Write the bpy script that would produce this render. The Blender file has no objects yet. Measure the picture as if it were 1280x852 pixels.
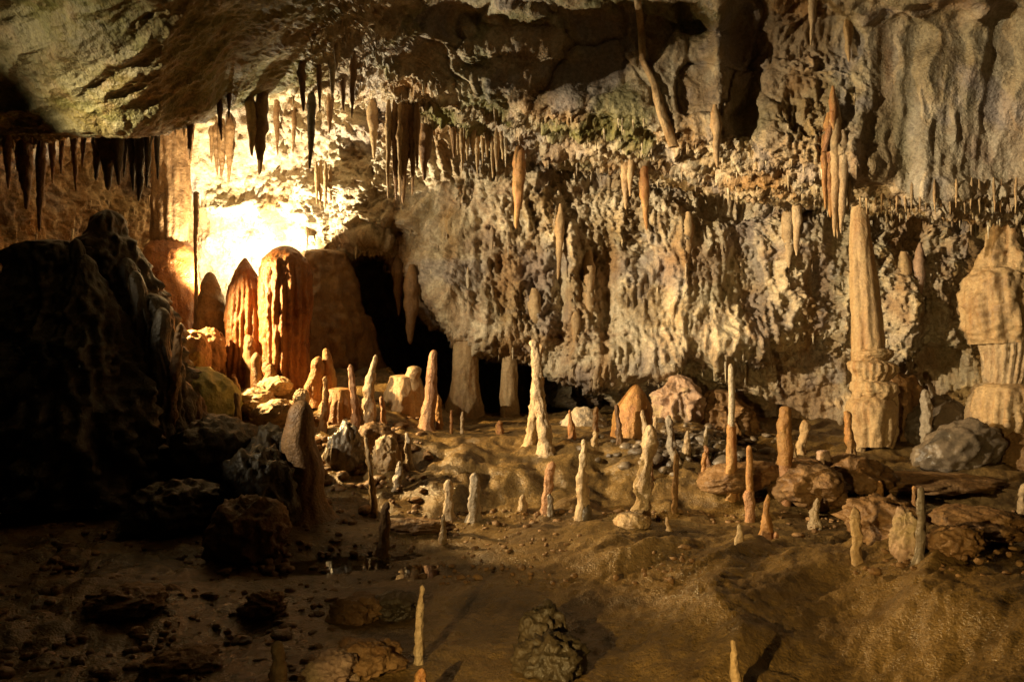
import bpy, bmesh, math, random
import numpy as np
from mathutils import Vector

# ------------------------------------------------------------------ camera, world, lamps, exposure
sc = bpy.context.scene
COL = sc.collection
CAMZ, F = 2.4, 1000.0
cam_d = bpy.data.cameras.new('camera'); cam = bpy.data.objects.new('camera', cam_d); COL.objects.link(cam)
cam.location = (0, 0, CAMZ); cam.rotation_euler = (math.radians(90), 0, 0)
cam_d.sensor_width = 36; cam_d.lens = 36 * F / 1280; cam_d.clip_end = 200; cam_d.clip_start = 0.05
sc.camera = cam
w = bpy.data.worlds.new('World'); sc.world = w; w.use_nodes = True
w.node_tree.nodes['Background'].inputs[0].default_value = (0.62, 0.66, 0.42, 1)
w.node_tree.nodes['Background'].inputs[1].default_value = 0.004
sc.view_settings.view_transform = 'Standard'; sc.view_settings.look = 'None'
sc.view_settings.exposure = 0.42; sc.view_settings.gamma = 1.0
sc.cycles.max_bounces = 6; sc.cycles.diffuse_bounces = 3; sc.cycles.glossy_bounces = 2
sc.cycles.transparent_max_bounces = 8

def lamp(name, loc, tgt, watt, col, size=0.06, cone=None, blend=0.5):
    d = bpy.data.lights.new(name, 'SPOT' if cone else 'POINT')
    d.energy = watt; d.color = col; d.shadow_soft_size = size
    if cone: d.spot_size = math.radians(cone); d.spot_blend = blend
    o = bpy.data.objects.new(name, d); COL.objects.link(o); o.location = loc
    if tgt is not None:
        o.rotation_euler = (Vector(tgt) - Vector(loc)).to_track_quat('-Z', 'Y').to_euler()
    return o
LAMP_A = (-6.2, 16.5, 3.3)      # floodlight behind the rust red stalagmites, washes the rear wall
LAMP_B = (-6.95, 14.3, 3.85)      # floodlight behind the dark mound, shines across the chamber
LAMP_C = (-10.0, 7.2, 5.1)         # floodlight on the visitors' path, beyond the left of the view
LAMP_D = (-1.6, 0.9, 1.75)        # handrail lamp by the path, beside the camera
lamp('floodlight_lamp', LAMP_A, (-5.1, 17.8, 6.2), 3400, (1.0, .84, .54), .08, 179, 1.0)
lamp('cross_lamp', LAMP_B, (-1.0, 13.0, 1.0), 5200, (1.0, .66, .27), .05, 100, .7)
lamp('path_lamp', LAMP_C, (9.0, 15.4, 4.9), 16000, (1.0, .80, .51), .06, 64, .95)
lamp('rail_lamp', LAMP_D, (1.8, 6.4, 0), 1500, (1.0, .68, .25), .03, 64, 1.0)

# ------------------------------------------------------------------ helpers
def P(px, py, Y):
    return np.array([(px - 640) / F * Y, Y, CAMZ - (py - 426) / F * Y])
rng = np.random.default_rng(7)
_perm = rng.permutation(256); _perm = np.concatenate([_perm, _perm, _perm]).astype(np.int32)
_g = rng.normal(size=(256, 3)).astype(np.float32); _g /= np.linalg.norm(_g, axis=1)[:, None]
_fp = rng.random((256, 3)).astype(np.float32)
def perlin(p):
    p = np.asarray(p, dtype=np.float32)
    ip = np.floor(p).astype(np.int32); f = p - ip; u = f * f * f * (f * (f * 6 - 15) + 10)
    ip &= 255
    out = np.zeros(p.shape[:-1], np.float32)
    for dx in (0, 1):
        hx = _perm[ip[..., 0] + dx]; wx = u[..., 0] if dx else 1 - u[..., 0]
        for dy in (0, 1):
            hy = _perm[hx + ip[..., 1] + dy]; wy = u[..., 1] if dy else 1 - u[..., 1]
            for dz in (0, 1):
                g = _g[_perm[hy + ip[..., 2] + dz]]; wz = u[..., 2] if dz else 1 - u[..., 2]
                out += wx * wy * wz * (g[..., 0] * (f[..., 0] - dx) + g[..., 1] * (f[..., 1] - dy) + g[..., 2] * (f[..., 2] - dz))
    return out * 1.5
def fbm(p, o=4, gain=.5, lac=2.03):
    p = np.asarray(p, np.float32); a = 1.0; s = 0
    for i in range(o):
        s = s + a * perlin(p + 17.3 * i); p = p * lac; a *= gain
    return s
def ridged(p, o=4, gain=.5, lac=2.1):
    p = np.asarray(p, np.float32); a = 1.0; s = 0; wgt = 1.0
    for i in range(o):
        n = 1 - np.abs(perlin(p + 31.7 * i)) * 1.6; n = np.clip(n, 0, 1) ** 2
        s = s + a * n * wgt; wgt = np.clip(n * 1.6, 0, 1); p = p * lac; a *= gain
    return s
def worley(p):
    p = np.asarray(p, np.float32); ip = np.floor(p).astype(np.int32)
    d1 = np.full(p.shape[:-1], 9., np.float32); d2 = d1.copy(); idd = np.zeros(p.shape[:-1], np.int32)
    for dx in (-1, 0, 1):
        for dy in (-1, 0, 1):
            for dz in (-1, 0, 1):
                c = ip + np.array([dx, dy, dz], np.int32); cm = c & 255
                h = _perm[_perm[_perm[cm[..., 0]] + cm[..., 1]] + cm[..., 2]]
                d = np.sum((c + _fp[h] - p) ** 2, axis=-1)
                m = d < d1
                d2 = np.where(m, d1, np.minimum(d2, d)); idd = np.where(m, h, idd); d1 = np.where(m, d, d1)
    return np.sqrt(d1), np.sqrt(d2), idd
def smooth(a, b, x):
    t = np.clip((x - a) / (b - a), 0, 1); return t * t * (3 - 2 * t)
def new_mesh(name, V, Fq, mat, smoothed=True):
    me = bpy.data.meshes.new(name)
    V = np.ascontiguousarray(V, np.float32).reshape(-1, 3); Fq = np.asarray(Fq, np.int32)
    k = Fq.shape[1]; n = len(Fq)
    me.vertices.add(len(V)); me.vertices.foreach_set('co', V.ravel())
    me.loops.add(n * k); me.loops.foreach_set('vertex_index', Fq.ravel())
    me.polygons.add(n); me.polygons.foreach_set('loop_start', np.arange(0, n * k, k, dtype=np.int32))
    me.polygons.foreach_set('loop_total', np.full(n, k, np.int32))
    me.polygons.foreach_set('use_smooth', np.full(n, smoothed, bool))
    me.materials.append(mat); me.update(calc_edges=True)
    return me
def grid_faces(nu, nv, wrap=False, flip=False):
    i = np.arange(nu if wrap else nu - 1); j = np.arange(nv - 1)
    I, J = np.meshgrid(i, j, indexing='ij'); I2 = (I + 1) % nu
    a = I * nv + J; b = I2 * nv + J; c = I2 * nv + J + 1; d = I * nv + J + 1
    q = np.stack([a, b, c, d], -1).reshape(-1, 4)
    return q[:, ::-1] if flip else q
def link(name, me, parent=None, loc=(0, 0, 0), **props):
    o = bpy.data.objects.new(name, me); COL.objects.link(o); o.location = loc
    if parent is not None: o.parent = parent
    for k, v in props.items(): o[k] = v
    return o

# ------------------------------------------------------------------ materials
def rock(name, cols, scale=1.0, rough=(.45, .85), bump=.5, streak=None, grain=.5, attr=False, fine=1.0):
    m = bpy.data.materials.new(name); m.use_nodes = True; nt = m.node_tree; N = nt.nodes; L = nt.links
    bs = N['Principled BSDF']; bs.inputs['Specular IOR Level'].default_value = .4
    geo = N.new('ShaderNodeNewGeometry')
    def noise(sc_, det, ro, vec=None, dist=0):
        n = N.new('ShaderNodeTexNoise'); n.inputs['Scale'].default_value = sc_; n.inputs['Detail'].default_value = det
        n.inputs['Roughness'].default_value = ro; n.inputs['Distortion'].default_value = dist
        L.new(vec or geo.outputs['Position'], n.inputs['Vector']); return n.outputs['Fac']
    def ramp(fac, stops):
        r = N.new('ShaderNodeValToRGB'); e = r.color_ramp.elements
        while len(e) < len(stops): e.new(.5)
        for el, (p, c) in zip(e, stops):
            el.position = p; el.color = (*c, 1) if len(c) == 3 else c
        L.new(fac, r.inputs[0]); return r.outputs[0]
    def mix(fac, a, b, mode='MIX'):
        x = N.new('ShaderNodeMix'); x.data_type = 'RGBA'; x.blend_type = mode
        if isinstance(fac, float): x.inputs[0].default_value = fac
        else: L.new(fac, x.inputs[0])
        for s, v in ((6, a), (7, b)):
            if isinstance(v, tuple): x.inputs[s].default_value = (*v, 1)
            else: L.new(v, x.inputs[s])
        return x.outputs[2]
    n1 = noise(1.1 * scale, 6, .62, dist=.6)
    k = len(cols)
    c = ramp(n1, [(.3 + .4 * i / (k - 1), cols[i]) for i in range(k)])
    if attr:
        for an, colr in (('stain_tint', (.33, .18, .06)), ('algae', (.155, .145, .032)), ('grey', (.27, .235, .225))):
            at = N.new('ShaderNodeAttribute'); at.attribute_name = an
            c = mix(at.outputs['Fac'], c, colr)
    if streak:
        mp = N.new('ShaderNodeMapping'); mp.inputs['Scale'].default_value = (3.2, 3.2, .38)
        L.new(geo.outputs['Position'], mp.inputs['Vector'])
        n2 = noise(1.0 * scale, 4, .6, mp.outputs[0], .4)
        f = ramp(n2, [(.5, (0, 0, 0)), (.68, (streak[1],) * 3)])
        c = mix(f, c, streak[0])
    n3 = noise(17 * fine, 3, .7)
    g = ramp(n3, [(.3, (1 - grain,) * 3), (.7, (1 + grain * .25,) * 3)])
    c = mix(1.0, c, g, 'MULTIPLY')
    L.new(c, bs.inputs['Base Color'])
    r = ramp(n1, [(.35, (rough[0],) * 3), (.65, (rough[1],) * 3)])
    L.new(r, bs.inputs['Roughness'])
    b1 = N.new('ShaderNodeBump'); b1.inputs['Strength'].default_value = bump; b1.inputs['Distance'].default_value = .06
    L.new(noise(8 * fine, 5, .7), b1.inputs['Height'])
    b2 = N.new('ShaderNodeBump'); b2.inputs['Strength'].default_value = bump * .5; b2.inputs['Distance'].default_value = .02
    vo = N.new('ShaderNodeTexVoronoi'); vo.inputs['Scale'].default_value = 26 * fine
    L.new(geo.outputs['Position'], vo.inputs['Vector']); L.new(vo.outputs['Distance'], b2.inputs['Height'])
    L.new(b1.outputs[0], b2.inputs['Normal']); L.new(b2.outputs[0], bs.inputs['Normal'])
    return m
M = {}
M['wall'] = rock('wall_limestone', [(.22, .16, .10), (.43, .32, .18), (.62, .53, .37), (.40, .29, .18), (.27, .21, .16)], .8, (.36, .8), .85,
                 ((.29, .17, .07), .5), .45, attr=True)
M['floor'] = rock('wet_clay', [(.045, .027, .009), (.125, .077, .026), (.22, .138, .048), (.115, .068, .023), (.06, .037, .013)], .7, (.14, .5), .55, None, .5, fine=1.8)
M['cream'] = rock('cream_calcite', [(.30, .20, .11), (.48, .35, .20), (.56, .43, .27)], 3, (.28, .62), .7, ((.40, .22, .09), .5), .35, fine=1.6)
M['pale'] = rock('pale_calcite', [(.30, .23, .15), (.44, .35, .24), (.52, .43, .31)], 3, (.28, .62), .7, None, .35, fine=1.6)
M['tan'] = rock('tan_flowstone', [(.28, .18, .09), (.44, .30, .15), (.50, .37, .20)], 2, (.45, .75), .5, ((.30, .14, .04), .6), .35, fine=1.3)
M['orange'] = rock('orange_flowstone', [(.26, .12, .035), (.40, .20, .06), (.46, .29, .12)], 2.5, (.4, .7), .6, ((.26, .08, .02), .6), .35, fine=1.5)
M['red'] = rock('reddish_calcite', [(.26, .12, .05), (.40, .20, .09), (.48, .29, .16)], 3, (.28, .62), .7, None, .35, fine=1.6)
M['brown'] = rock('brown_flowstone', [(.13, .065, .022), (.22, .12, .045), (.28, .16, .06)], 2, (.4, .75), .6, ((.12, .05, .015), .6), .4, fine=1.2)
M['grey'] = rock('wet_grey_flowstone', [(.10, .08, .055), (.17, .13, .09), (.22, .175, .125)], 2, (.18, .45), .35, None, .3, fine=1.2)
M['dark'] = rock('shade_dark_rock', [(.03, .022, .012), (.055, .04, .02), (.085, .058, .028)], 1.2, (.25, .6), .6, None, .4)  # dark rock, with shadow on the mound and silhouettes put into the colour
M['pink'] = rock('pinkish_rock', [(.28, .17, .10), (.42, .28, .19), (.38, .30, .15)], 2, (.4, .75), .6, None, .4)
M['rust'] = rock('rust_flowstone', [(.17, .055, .012), (.30, .11, .025), (.36, .16, .045)], 2.5, (.25, .55), .6, ((.14, .04, .01), .6), .35, fine=1.5)
M['moss'] = rock('algae_rock', [(.22, .19, .05), (.34, .31, .09), (.40, .34, .14)], 3, (.5, .8), .5, None, .4)
mw = bpy.data.materials.new('clear_water'); mw.use_nodes = True; nt = mw.node_tree; nt.nodes.clear()
out = nt.nodes.new('ShaderNodeOutputMaterial'); mx = nt.nodes.new('ShaderNodeMixShader'); fr = nt.nodes.new('ShaderNodeFresnel')
tr = nt.nodes.new('ShaderNodeBsdfTransparent'); gl = nt.nodes.new('ShaderNodeBsdfGlossy')
tr.inputs[0].default_value = (.80, .78, .66, 1); gl.inputs['Roughness'].default_value = .03; fr.inputs[0].default_value = 1.33
wb = nt.nodes.new('ShaderNodeBump'); wn = nt.nodes.new('ShaderNodeTexNoise'); wn.inputs['Scale'].default_value = 1.5
wb.inputs['Strength'].default_value = .04; nt.links.new(wn.outputs[0], wb.inputs['Height'])
nt.links.new(wb.outputs[0], gl.inputs['Normal'])
nt.links.new(fr.outputs[0], mx.inputs[0]); nt.links.new(tr.outputs[0], mx.inputs[1]); nt.links.new(gl.outputs[0], mx.inputs[2])
nt.links.new(mx.outputs[0], out.inputs[0])

# ------------------------------------------------------------------ cave wall and ceiling: one lofted surface
# stations across the chamber; rows from the foot of the wall up over the brow and on over the visitors' head: (image height, distance)
ST = {
 -300: [(620, 12), (480, 12), (430, 12.5), (380, 12.5), (330, 13), (260, 13.2), (200, 13), (185, 11), (120, 10.3), (60, 9.8), (0, 9.4)],
 0:    [(600, 15), (480, 15), (430, 15.2), (380, 15.4), (330, 15.6), (260, 15.6), (190, 15), (172, 12.6), (120, 11.4), (60, 10.4), (-10, 9.5)],
 100:  [(600, 17), (480, 17), (430, 17), (380, 17.2), (320, 17.2), (240, 17), (150, 16), (170, 12.1), (120, 11), (60, 10), (-10, 9.2)],
 210:  [(600, 19), (480, 19), (420, 19), (370, 19), (300, 18.8), (220, 18.2), (120, 17), (164, 12.5), (112, 11.2), (52, 10.1), (-20, 9.2)],
 330:  [(600, 19.2), (480, 19.2), (420, 19), (360, 19), (290, 18.6), (200, 18.2), (90, 17.2), (118, 14), (85, 12.6), (40, 11.2), (-20, 10)],
 400:  [(600, 17.9), (480, 17.9), (420, 17.9), (360, 17.9), (290, 17.9), (200, 17.8), (107, 17.1), (110, 14.9), (76, 13.3), (35, 12), (-20, 10.7)],  # partition added here to block lamp light from the hollow
 450:  [(640, 24), (480, 24), (330, 22), (305, 17.6), (275, 17.6), (200, 17.5), (125, 17), (100, 15.6), (66, 14), (30, 12.8), (-20, 11.5)],
 505:  [(640, 26), (480, 26), (352, 22.5), (335, 18.2), (285, 17.6), (206, 17.2), (150, 16.7), (126, 15.6), (90, 14.6), (45, 13.7), (-15, 12.6)],
 560:  [(640, 27), (480, 27), (380, 22), (402, 17.2), (310, 17), (215, 16.8), (176, 16.8), (160, 16.2), (112, 14.9), (60, 14.5), (-10, 13.4)],
 680:  [(640, 25), (490, 25), (425, 21), (446, 17), (345, 16.8), (245, 16.6), (200, 16.9), (184, 15.9), (138, 14.2), (70, 14.3), (-10, 13.3)],
 800:  [(640, 18.2), (520, 18.2), (474, 17.6), (452, 16.7), (345, 16.7), (265, 16.5), (226, 16.9), (207, 15.6), (154, 13.8), (80, 13.9), (-10, 13)],
 870:  [(640, 17.4), (520, 17.4), (462, 17.0), (412, 16.6), (345, 16.6), (273, 16.5), (240, 16.9), (221, 15.4), (170, 13.6), (85, 13.7), (-10, 12.8)],
 930:  [(640, 17.6), (520, 17.6), (462, 17.2), (436, 16.4), (345, 16.5), (280, 16.5), (252, 16.8), (234, 15.1), (184, 13.4), (90, 13.5), (-10, 12.6)],
 1060: [(640, 16.8), (520, 16.8), (470, 16.8), (420, 16.4), (350, 16.4), (295, 16.4), (264, 16.4), (250, 14.0), (205, 12.9), (100, 13), (-10, 12.2)],
 1180: [(620, 16.2), (520, 16.2), (470, 16.4), (420, 16.2), (350, 16.2), (295, 16.2), (270, 16), (255, 12.9), (205, 12.7), (100, 12.5), (-10, 11.8)],
 1280: [(620, 15.6), (520, 15.6), (470, 15.6), (420, 15.6), (350, 15.6), (295, 15.6), (270, 15.4), (255, 12.5), (205, 12.4), (100, 12), (-10, 11.4)],
 1600: [(620, 13), (520, 13), (470, 13), (420, 13), (350, 13), (295, 13), (262, 12.8), (255, 11), (205, 10.8), (100, 10.4), (-10, 10)],
}
pxs = np.array(sorted(ST), float)
LAT = []
for s in sorted(ST):
    pts = [P(s, a, b) for a, b in ST[s]]
    zt = pts[-1][2]
    pts += [np.array([(s - 640) / F * 9, 5.0, min(zt, 7.4) * .45 + 3.6]), np.array([(s - 640) / F * 9, -5.0, 6.6])]
    LAT.append(pts)
LAT = np.array(LAT)
def hermite(xk, Yk, x):
    d = np.zeros_like(Yk); h = np.diff(xk); sl = (Yk[1:] - Yk[:-1]) / h.reshape((-1,) + (1,) * (Yk.ndim - 1))
    d[1:-1] = (sl[1:] + sl[:-1]) / 2; d[0] = sl[0]; d[-1] = sl[-1]
    i = np.clip(np.searchsorted(xk, x, 'right') - 1, 0, len(xk) - 2)
    sh = (-1,) + (1,) * (Yk.ndim - 1)
    t = ((x - xk[i]) / h[i]).reshape(sh); hh = h[i].reshape(sh)
    return ((2 * t ** 3 - 3 * t ** 2 + 1) * Yk[i] + (t ** 3 - 2 * t ** 2 + t) * hh * d[i] + (-2 * t ** 3 + 3 * t ** 2) * Yk[i + 1] + (t ** 3 - t ** 2) * hh * d[i + 1])
us = np.concatenate([np.linspace(-300, -8, 50), np.linspace(0, 1280, 640), np.linspace(1288, 1600, 50)])
SEG = [26, 44, 34, 66, 66, 46, 70, 60, 74, 74, 50, 16]
vs = np.concatenate([i + np.arange(n) / n for i, n in enumerate(SEG)] + [[len(SEG)]])
tmp = hermite(pxs, LAT, us)                                   # nu, rows, 3
S = hermite(np.arange(LAT.shape[1], dtype=float), np.swapaxes(tmp, 0, 1).copy(), vs); S = np.swapaxes(S, 0, 1)
def normals(S):
    du = np.gradient(S, axis=0); dv = np.gradient(S, axis=1)
    n = np.cross(du, dv); return n / (np.linalg.norm(n, axis=-1, keepdims=True) + 1e-9)
Nn = normals(S)
if Nn[300, 200, 1] > 0: Nn = -Nn
VV = np.broadcast_to(vs[None, :], S.shape[:2]); UU = np.broadcast_to(us[:, None], S.shape[:2])
PXm = 640 + F * S[..., 0] / np.maximum(S[..., 1], 2); PYm = 426 - F * (S[..., 2] - CAMZ) / np.maximum(S[..., 1], 2)
p = S.astype(np.float32)
warp = np.stack([fbm(p * .6 + 5, 3), fbm(p * .6 + 50, 3), fbm(p * .6 + 90, 3)], -1)
q = p + .5 * warp
ceil_l = smooth(480, 330, UU) * smooth(6.6, 7.2, VV)            # smooth rock belly, upper left
drape_r = smooth(1000, 1110, UU) * smooth(6.9, 7.4, VV)         # smooth drapery, upper right
slab = smooth(430, 520, UU) * smooth(1010, 950, UU) * smooth(7.8, 8.2, VV)
sheet = smooth(-.12, .2, fbm(p * [.42, .42, .3] + 41, 2)) * (1 - smooth(6.5, 7, VV))          # smooth flowstone sheets
rough = np.clip(1 - ceil_l * .9 - drape_r * .93 - slab * .75 - .5 * sheet, .07, 1)
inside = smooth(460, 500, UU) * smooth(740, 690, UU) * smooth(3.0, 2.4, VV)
qs = p + .16 * warp
bright = smooth(560, 420, UU) * smooth(3, 3.4, VV) * smooth(7, 6.4, VV)      # blocky wall behind the floodlight
d = .26 * fbm(p * .42, 3) * (1 - .5 * smooth(6, 7, VV)) * (1 - .5 * ceil_l)
d = d + rough * .11 * (ridged(q * [1.0, 1.0, .62], 4, .6) - .7)
zone = smooth(-.2, .3, fbm(p * [.55, .55, .4] + 61, 3)) * (1 - .8 * bright)
d = d + rough * zone * .10 * (ridged(qs * [2.2, 2.2, .42] + 9, 4) - .6)
b1_, b2_, bid = worley(q * [.9, .9, .8] + 5)
d = d + rough * (.24 * (_fp[bid][..., 2] - .5) * smooth(0, .08, b2_ - b1_) + .05 * (.5 - b1_)) * (1 - .7 * zone)
hol = smooth(.25, .55, fbm(p * [1.5, 1.5, 1.0] + 77, 3)); d = d - rough * .16 * hol
w1, w2, wid = worley(q * [2.1, 2.1, 1.5])
chunk = np.clip((w2 - w1) * 3, 0, 1)
d = d + rough * (.13 * (_fp[wid][..., 0] - .5) * smooth(0, .07, w2 - w1) + .04 * (chunk - .5))
w1, w2, wid = worley(qs * [5.5, 5.5, 4.2] + 7)
d = d + rough * (.055 * (_fp[wid][..., 1] - .5) + .045 * (np.clip((w2 - w1) * 2.5, 0, 1) - .5)) * smooth(-.25, .25, fbm(p * .7 + 33, 2))
d = d + rough * .075 * (ridged(qs * [6, 6, 2.4] + 3, 4, .6) - .6) * smooth(.35, -.2, fbm(p * .7 + 33, 2))
d = d + (.12 + .88 * rough) * .05 * fbm(p * 6.5 + 4, 3, .6)
d = d + rough * .055 * (ridged(qs * [8, 8, 4.5] + 13, 3, .65) - .6) + rough * .03 * (ridged(p * [17, 17, 9] + 2, 2) - .6)
# ceiling belly: oblique beds and scratches;  drapery: long soft vertical folds;  slabs: flat faces with cracks
ob = p @ np.array([[.75, .5, .2], [-.5, .8, .3], [0, -.3, .9]], np.float32)
d = d + ceil_l * (.09 * (ridged(ob * [.35, 1.3, .9] + .25 * warp, 3) - .6) + .022 * fbm(ob * [1.5, 6, 4], 4))
d = d + sheet * (.07 * (ridged(qs * [2.6, 2.6, .3], 3) - .6) + .05 * (ridged(qs * [7, 7, .8] + 6, 3) - .6))
d = d + drape_r * (.16 * (ridged(qs * [1.0, 1.0, .10] + 2, 2) - .6) + .05 * ridged(qs * [2.6, 2.6, .2], 2))
s1, s2, sid = worley(q * [.95, .95, .75] + 3.3)
d = d + slab * (.34 * (_fp[sid][..., 1] - .5) - .05 * smooth(.12, .0, s2 - s1))
# sculpted bumps and hollows: (px, py, rx, ry, amount, row range)
for bx, by, rx, ry, am, r0, r1 in [
    (1175, 480, 52, 55, -.75, 0, 4.5), (935, 345, 30, 48, -.5, 2, 6), (550, 345, 45, 62, .4, 2.6, 5.2), (600, 420, 60, 20, .25, 2.6, 4),
    (760, 395, 10, 75, -.5, 2, 5.5), (715, 330, 9, 90, .22, 2.5, 6), (700, 370, 8, 80, -.3, 2.5, 6), (790, 350, 30, 20, .25, 3, 5), (800, 320, 22, 24, -.35, 3, 6),
    (870, 430, 50, 18, .35, 2, 5), (950, 420, 60, 18, .3, 2, 5), (960, 480, 40, 25, .35, 1, 4), (735, 490, 40, 38, .75, .5, 3.4),
    (1130, 400, 22, 60, .5, 1, 5), (850, 350, 14, 40, .28, 3, 6), (1010, 300, 40, 30, .3, 4, 6), (905, 260, 40, 14, -.4, 4, 6.3),
    (1150, 300, 90, 22, -.35, 4, 6.2), (300, 260, 60, 12, .35, 4, 6), (420, 235, 30, 12, .3, 4, 6), (340, 210, 50, 14, -.3, 4, 6),
    (500, 275, 50, 10, .35, 3, 6), (930, 80, 20, 100, -.55, 7.6, 11), (900, 60, 12, 90, .25, 7.6, 11), 
    (700, 90, 25, 40, .25, 8, 11),  (1085, 210, 32, 18, .25, 7, 9), (1000, 60, 50, 60, -.3, 8, 11),
    (660, 470, 30, 18, .3, 2, 4), (1105, 340, 20, 60, .25, 3, 6), (765, 440, 16, 26, .4, 2, 4), (830, 455, 22, 18, .35, 2, 4), (905, 455, 18, 30, .4, 1.5, 4), (700, 455, 14, 18, .3, 2, 4)]:
    g = np.exp(-(((PXm - bx) / rx) ** 2 + ((PYm - by) / ry) ** 2)) * (VV >= r0 - .2) * (VV <= r1 + .2)
    d = d + am * g
d = np.where(VV > 11, d * .6, d)
WALL = S + Nn * d[..., None]
wn_ = normals(WALL)
if wn_[300, 200, 1] > 0: wn_ = -wn_
fl = np.mean(np.cross(S[1:2, 300] - S[0:1, 300], S[0:1, 301] - S[0:1, 300])[:, 1]) > 0
me = new_mesh('cave_wall', WALL, grid_faces(len(us), len(vs), flip=bool(fl)), M['wall'])
# tints: iron staining, lamp-fed algae, grey dust; left wall and hollow browner throughout
hz = p * [1, 1, .3]
stain_tint = smooth(.12, .6, fbm(hz * 1.1 + 20, 4)) * .75 + .5 * smooth(350, 150, UU) * smooth(6.5, 5.5, VV)
stain_tint = np.maximum(stain_tint, inside * .8) + ceil_l * .3 * smooth(-.2, .4, fbm(ob * [.4, 1.6, 1], 3))
stain_tint = stain_tint + .55 * np.exp(-((PXm - 960) / 26) ** 2) * (VV > 7.3) + .5 * np.exp(-((PXm - 1010) / 30) ** 2) * (VV > 7.5) + .35 * smooth(860, 1000, UU) * smooth(3, 1.5, VV)
algae = smooth(.0, .55, fbm(p * .8 + 70, 4)) * (smooth(6.2, 7, VV) * smooth(1000, 800, UU) * .8 + .25) + ceil_l * .75 + drape_r * .45 * smooth(-.3, .3, fbm(hz * 1.5 + 8, 3)) + .25 * slab
grey = smooth(.1, .5, fbm(p * .9 + 120, 4)) * .55 + drape_r * .25 + .2 * slab
grey = grey * (1 - .8 * ceil_l)
for an, arr in (('stain_tint', stain_tint), ('algae', algae), ('grey', grey)):
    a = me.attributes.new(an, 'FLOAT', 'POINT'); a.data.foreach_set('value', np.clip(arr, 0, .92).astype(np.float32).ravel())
link('cave_wall', me, kind='structure')
# nearest-surface lookup, used to hang things from the rock
ZB = np.full((214, 322), 99.0)
wx = WALL.reshape(-1, 3); ok = wx[:, 1] > 4; wx = wx[ok]
ci = np.round((640 + F * wx[:, 0] / wx[:, 1]) / 4).astype(int); ri = np.round((426 - F * (wx[:, 2] - CAMZ) / wx[:, 1]) / 4).astype(int)
ok = (ci >= 0) & (ci < 322) & (ri >= 0) & (ri < 214); np.minimum.at(ZB, (ri[ok], ci[ok]), wx[ok, 1])
def depth(px, py):
    r = int(np.clip(round(py / 4), 0, 213)); c = int(np.clip(round(px / 4), 0, 321))
    b = ZB[max(0, r - 1):r + 2, max(0, c - 1):c + 2]
    v = b.min(); return float(v if v < 90 else 16.0)

# ------------------------------------------------------------------ floor
def H0(x, y):
    x = np.asarray(x, float); y = np.asarray(y, float)
    pp = np.stack([x, y, np.zeros_like(x)], -1)
    n = fbm(pp * .5 + 11, 3); n2 = fbm(pp * 1.7 + 3, 3)
    z = .05 * n + .03 * n2
    wl = smooth(-1.1, -2.5, x + .25 * n)                                      # left bank
    bank = 1.72 * np.clip((y - 10.9) / 5, 0, 1) + .14 * n2 * smooth(10.8, 12, y)
    wt = smooth(3.3, 4.3, x + .4 * n)
    step = .72 * smooth(10.5, 13.6, y + .7 * n + .35 * n2) + .02 * (y - 11.5) * (y > 11.5)
    slope = .085 * np.clip(y - 10, 0, 9) + .10 * (ridged(pp * [.35, 1.0, 1] + 4, 3) - .6) * smooth(9.8, 11, y)
    z = z + bank * wl + (1 - wl) * (step * (1 - wt) + slope * wt)
    pool = smooth(10.1, 9.2, y + .35 * n) * smooth(7.6, 8.9, y + .5 * n2) * smooth(.4, -.5, x + .5 * n) * smooth(-4.6, -3.4, x + .6 * n2)
    z = z - pool * .10 - .03 * smooth(9.9, 8.5, y) * smooth(.4, -1, x)
    hill = smooth(2.3, 3.6, x - .32 * (y - 6) + .3 * n) * smooth(9.4, 7.5, y) * .35 + .22 * smooth(.6, 2.0, x + .2 * n) * smooth(9.6, 8.2, y) * smooth(4, 7, y)
    return z + hill - 1.6 * smooth(17.4, 19.2, y) * smooth(-4.4, -3.4, x) * smooth(2.2, 1.2, x)
ys = 1.0 + 23 * (np.linspace(0, 1, 430) ** 1.25); ss = np.linspace(-1.15, 1.15, 860)
SS, YY = np.meshgrid(ss, ys, indexing='ij'); XX = SS * (YY * .92 + 2.2)
Zf = H0(XX, YY); fp_ = np.stack([XX, YY, Zf], -1).astype(np.float32)
dirt = smooth(.2, 1.5, XX) * smooth(10.8, 9.5, YY)
wt_ = smooth(-2.2, -4, XX) * smooth(11, 9.5, YY)                                # rubble, lower left
a1, a2, _i = worley(fp_ * [3.2, 3.2, 1])
di = fp_ @ np.array([[.8, -.6, 0], [.6, .8, 0], [0, 0, 1]], np.float32)
Zf = Zf + .13 * (ridged(di * [.30, .75, 1] + 8, 2) - .6) * (.25 + dirt) * smooth(11, 9.5, YY) + .03 * fbm(di * [1.2, 3.0, 1], 3) * (.3 + dirt) + .014 * fbm(fp_ * [6, 13, 1], 4, .65) * (.6 + dirt) + .012 * (ridged(di * [3, 8, 1] + .5 * fbm(fp_ * 1.5, 2)[..., None], 3) - .6) + wt_ * .12 * np.clip(.55 - a1, -.2, .5) * (_fp[_i][..., 0] > .35) * 1.1
Zf = Zf + smooth(11.5, 12.5, YY) * .05 * fbm(fp_ * [3, 5, 1], 4)
fp_[..., 2] = Zf
link('cave_floor', new_mesh('cave_floor', fp_, grid_faces(len(ss), len(ys)), M['floor']), kind='structure')
wv = np.array([[-5, 7.8, -.14], [.8, 7.8, -.14], [.8, 10.4, -.14], [-5, 10.4, -.14]])
link('pool_water', new_mesh('pool_water', wv, [[0, 1, 2, 3]], mw, False), kind='structure')
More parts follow.
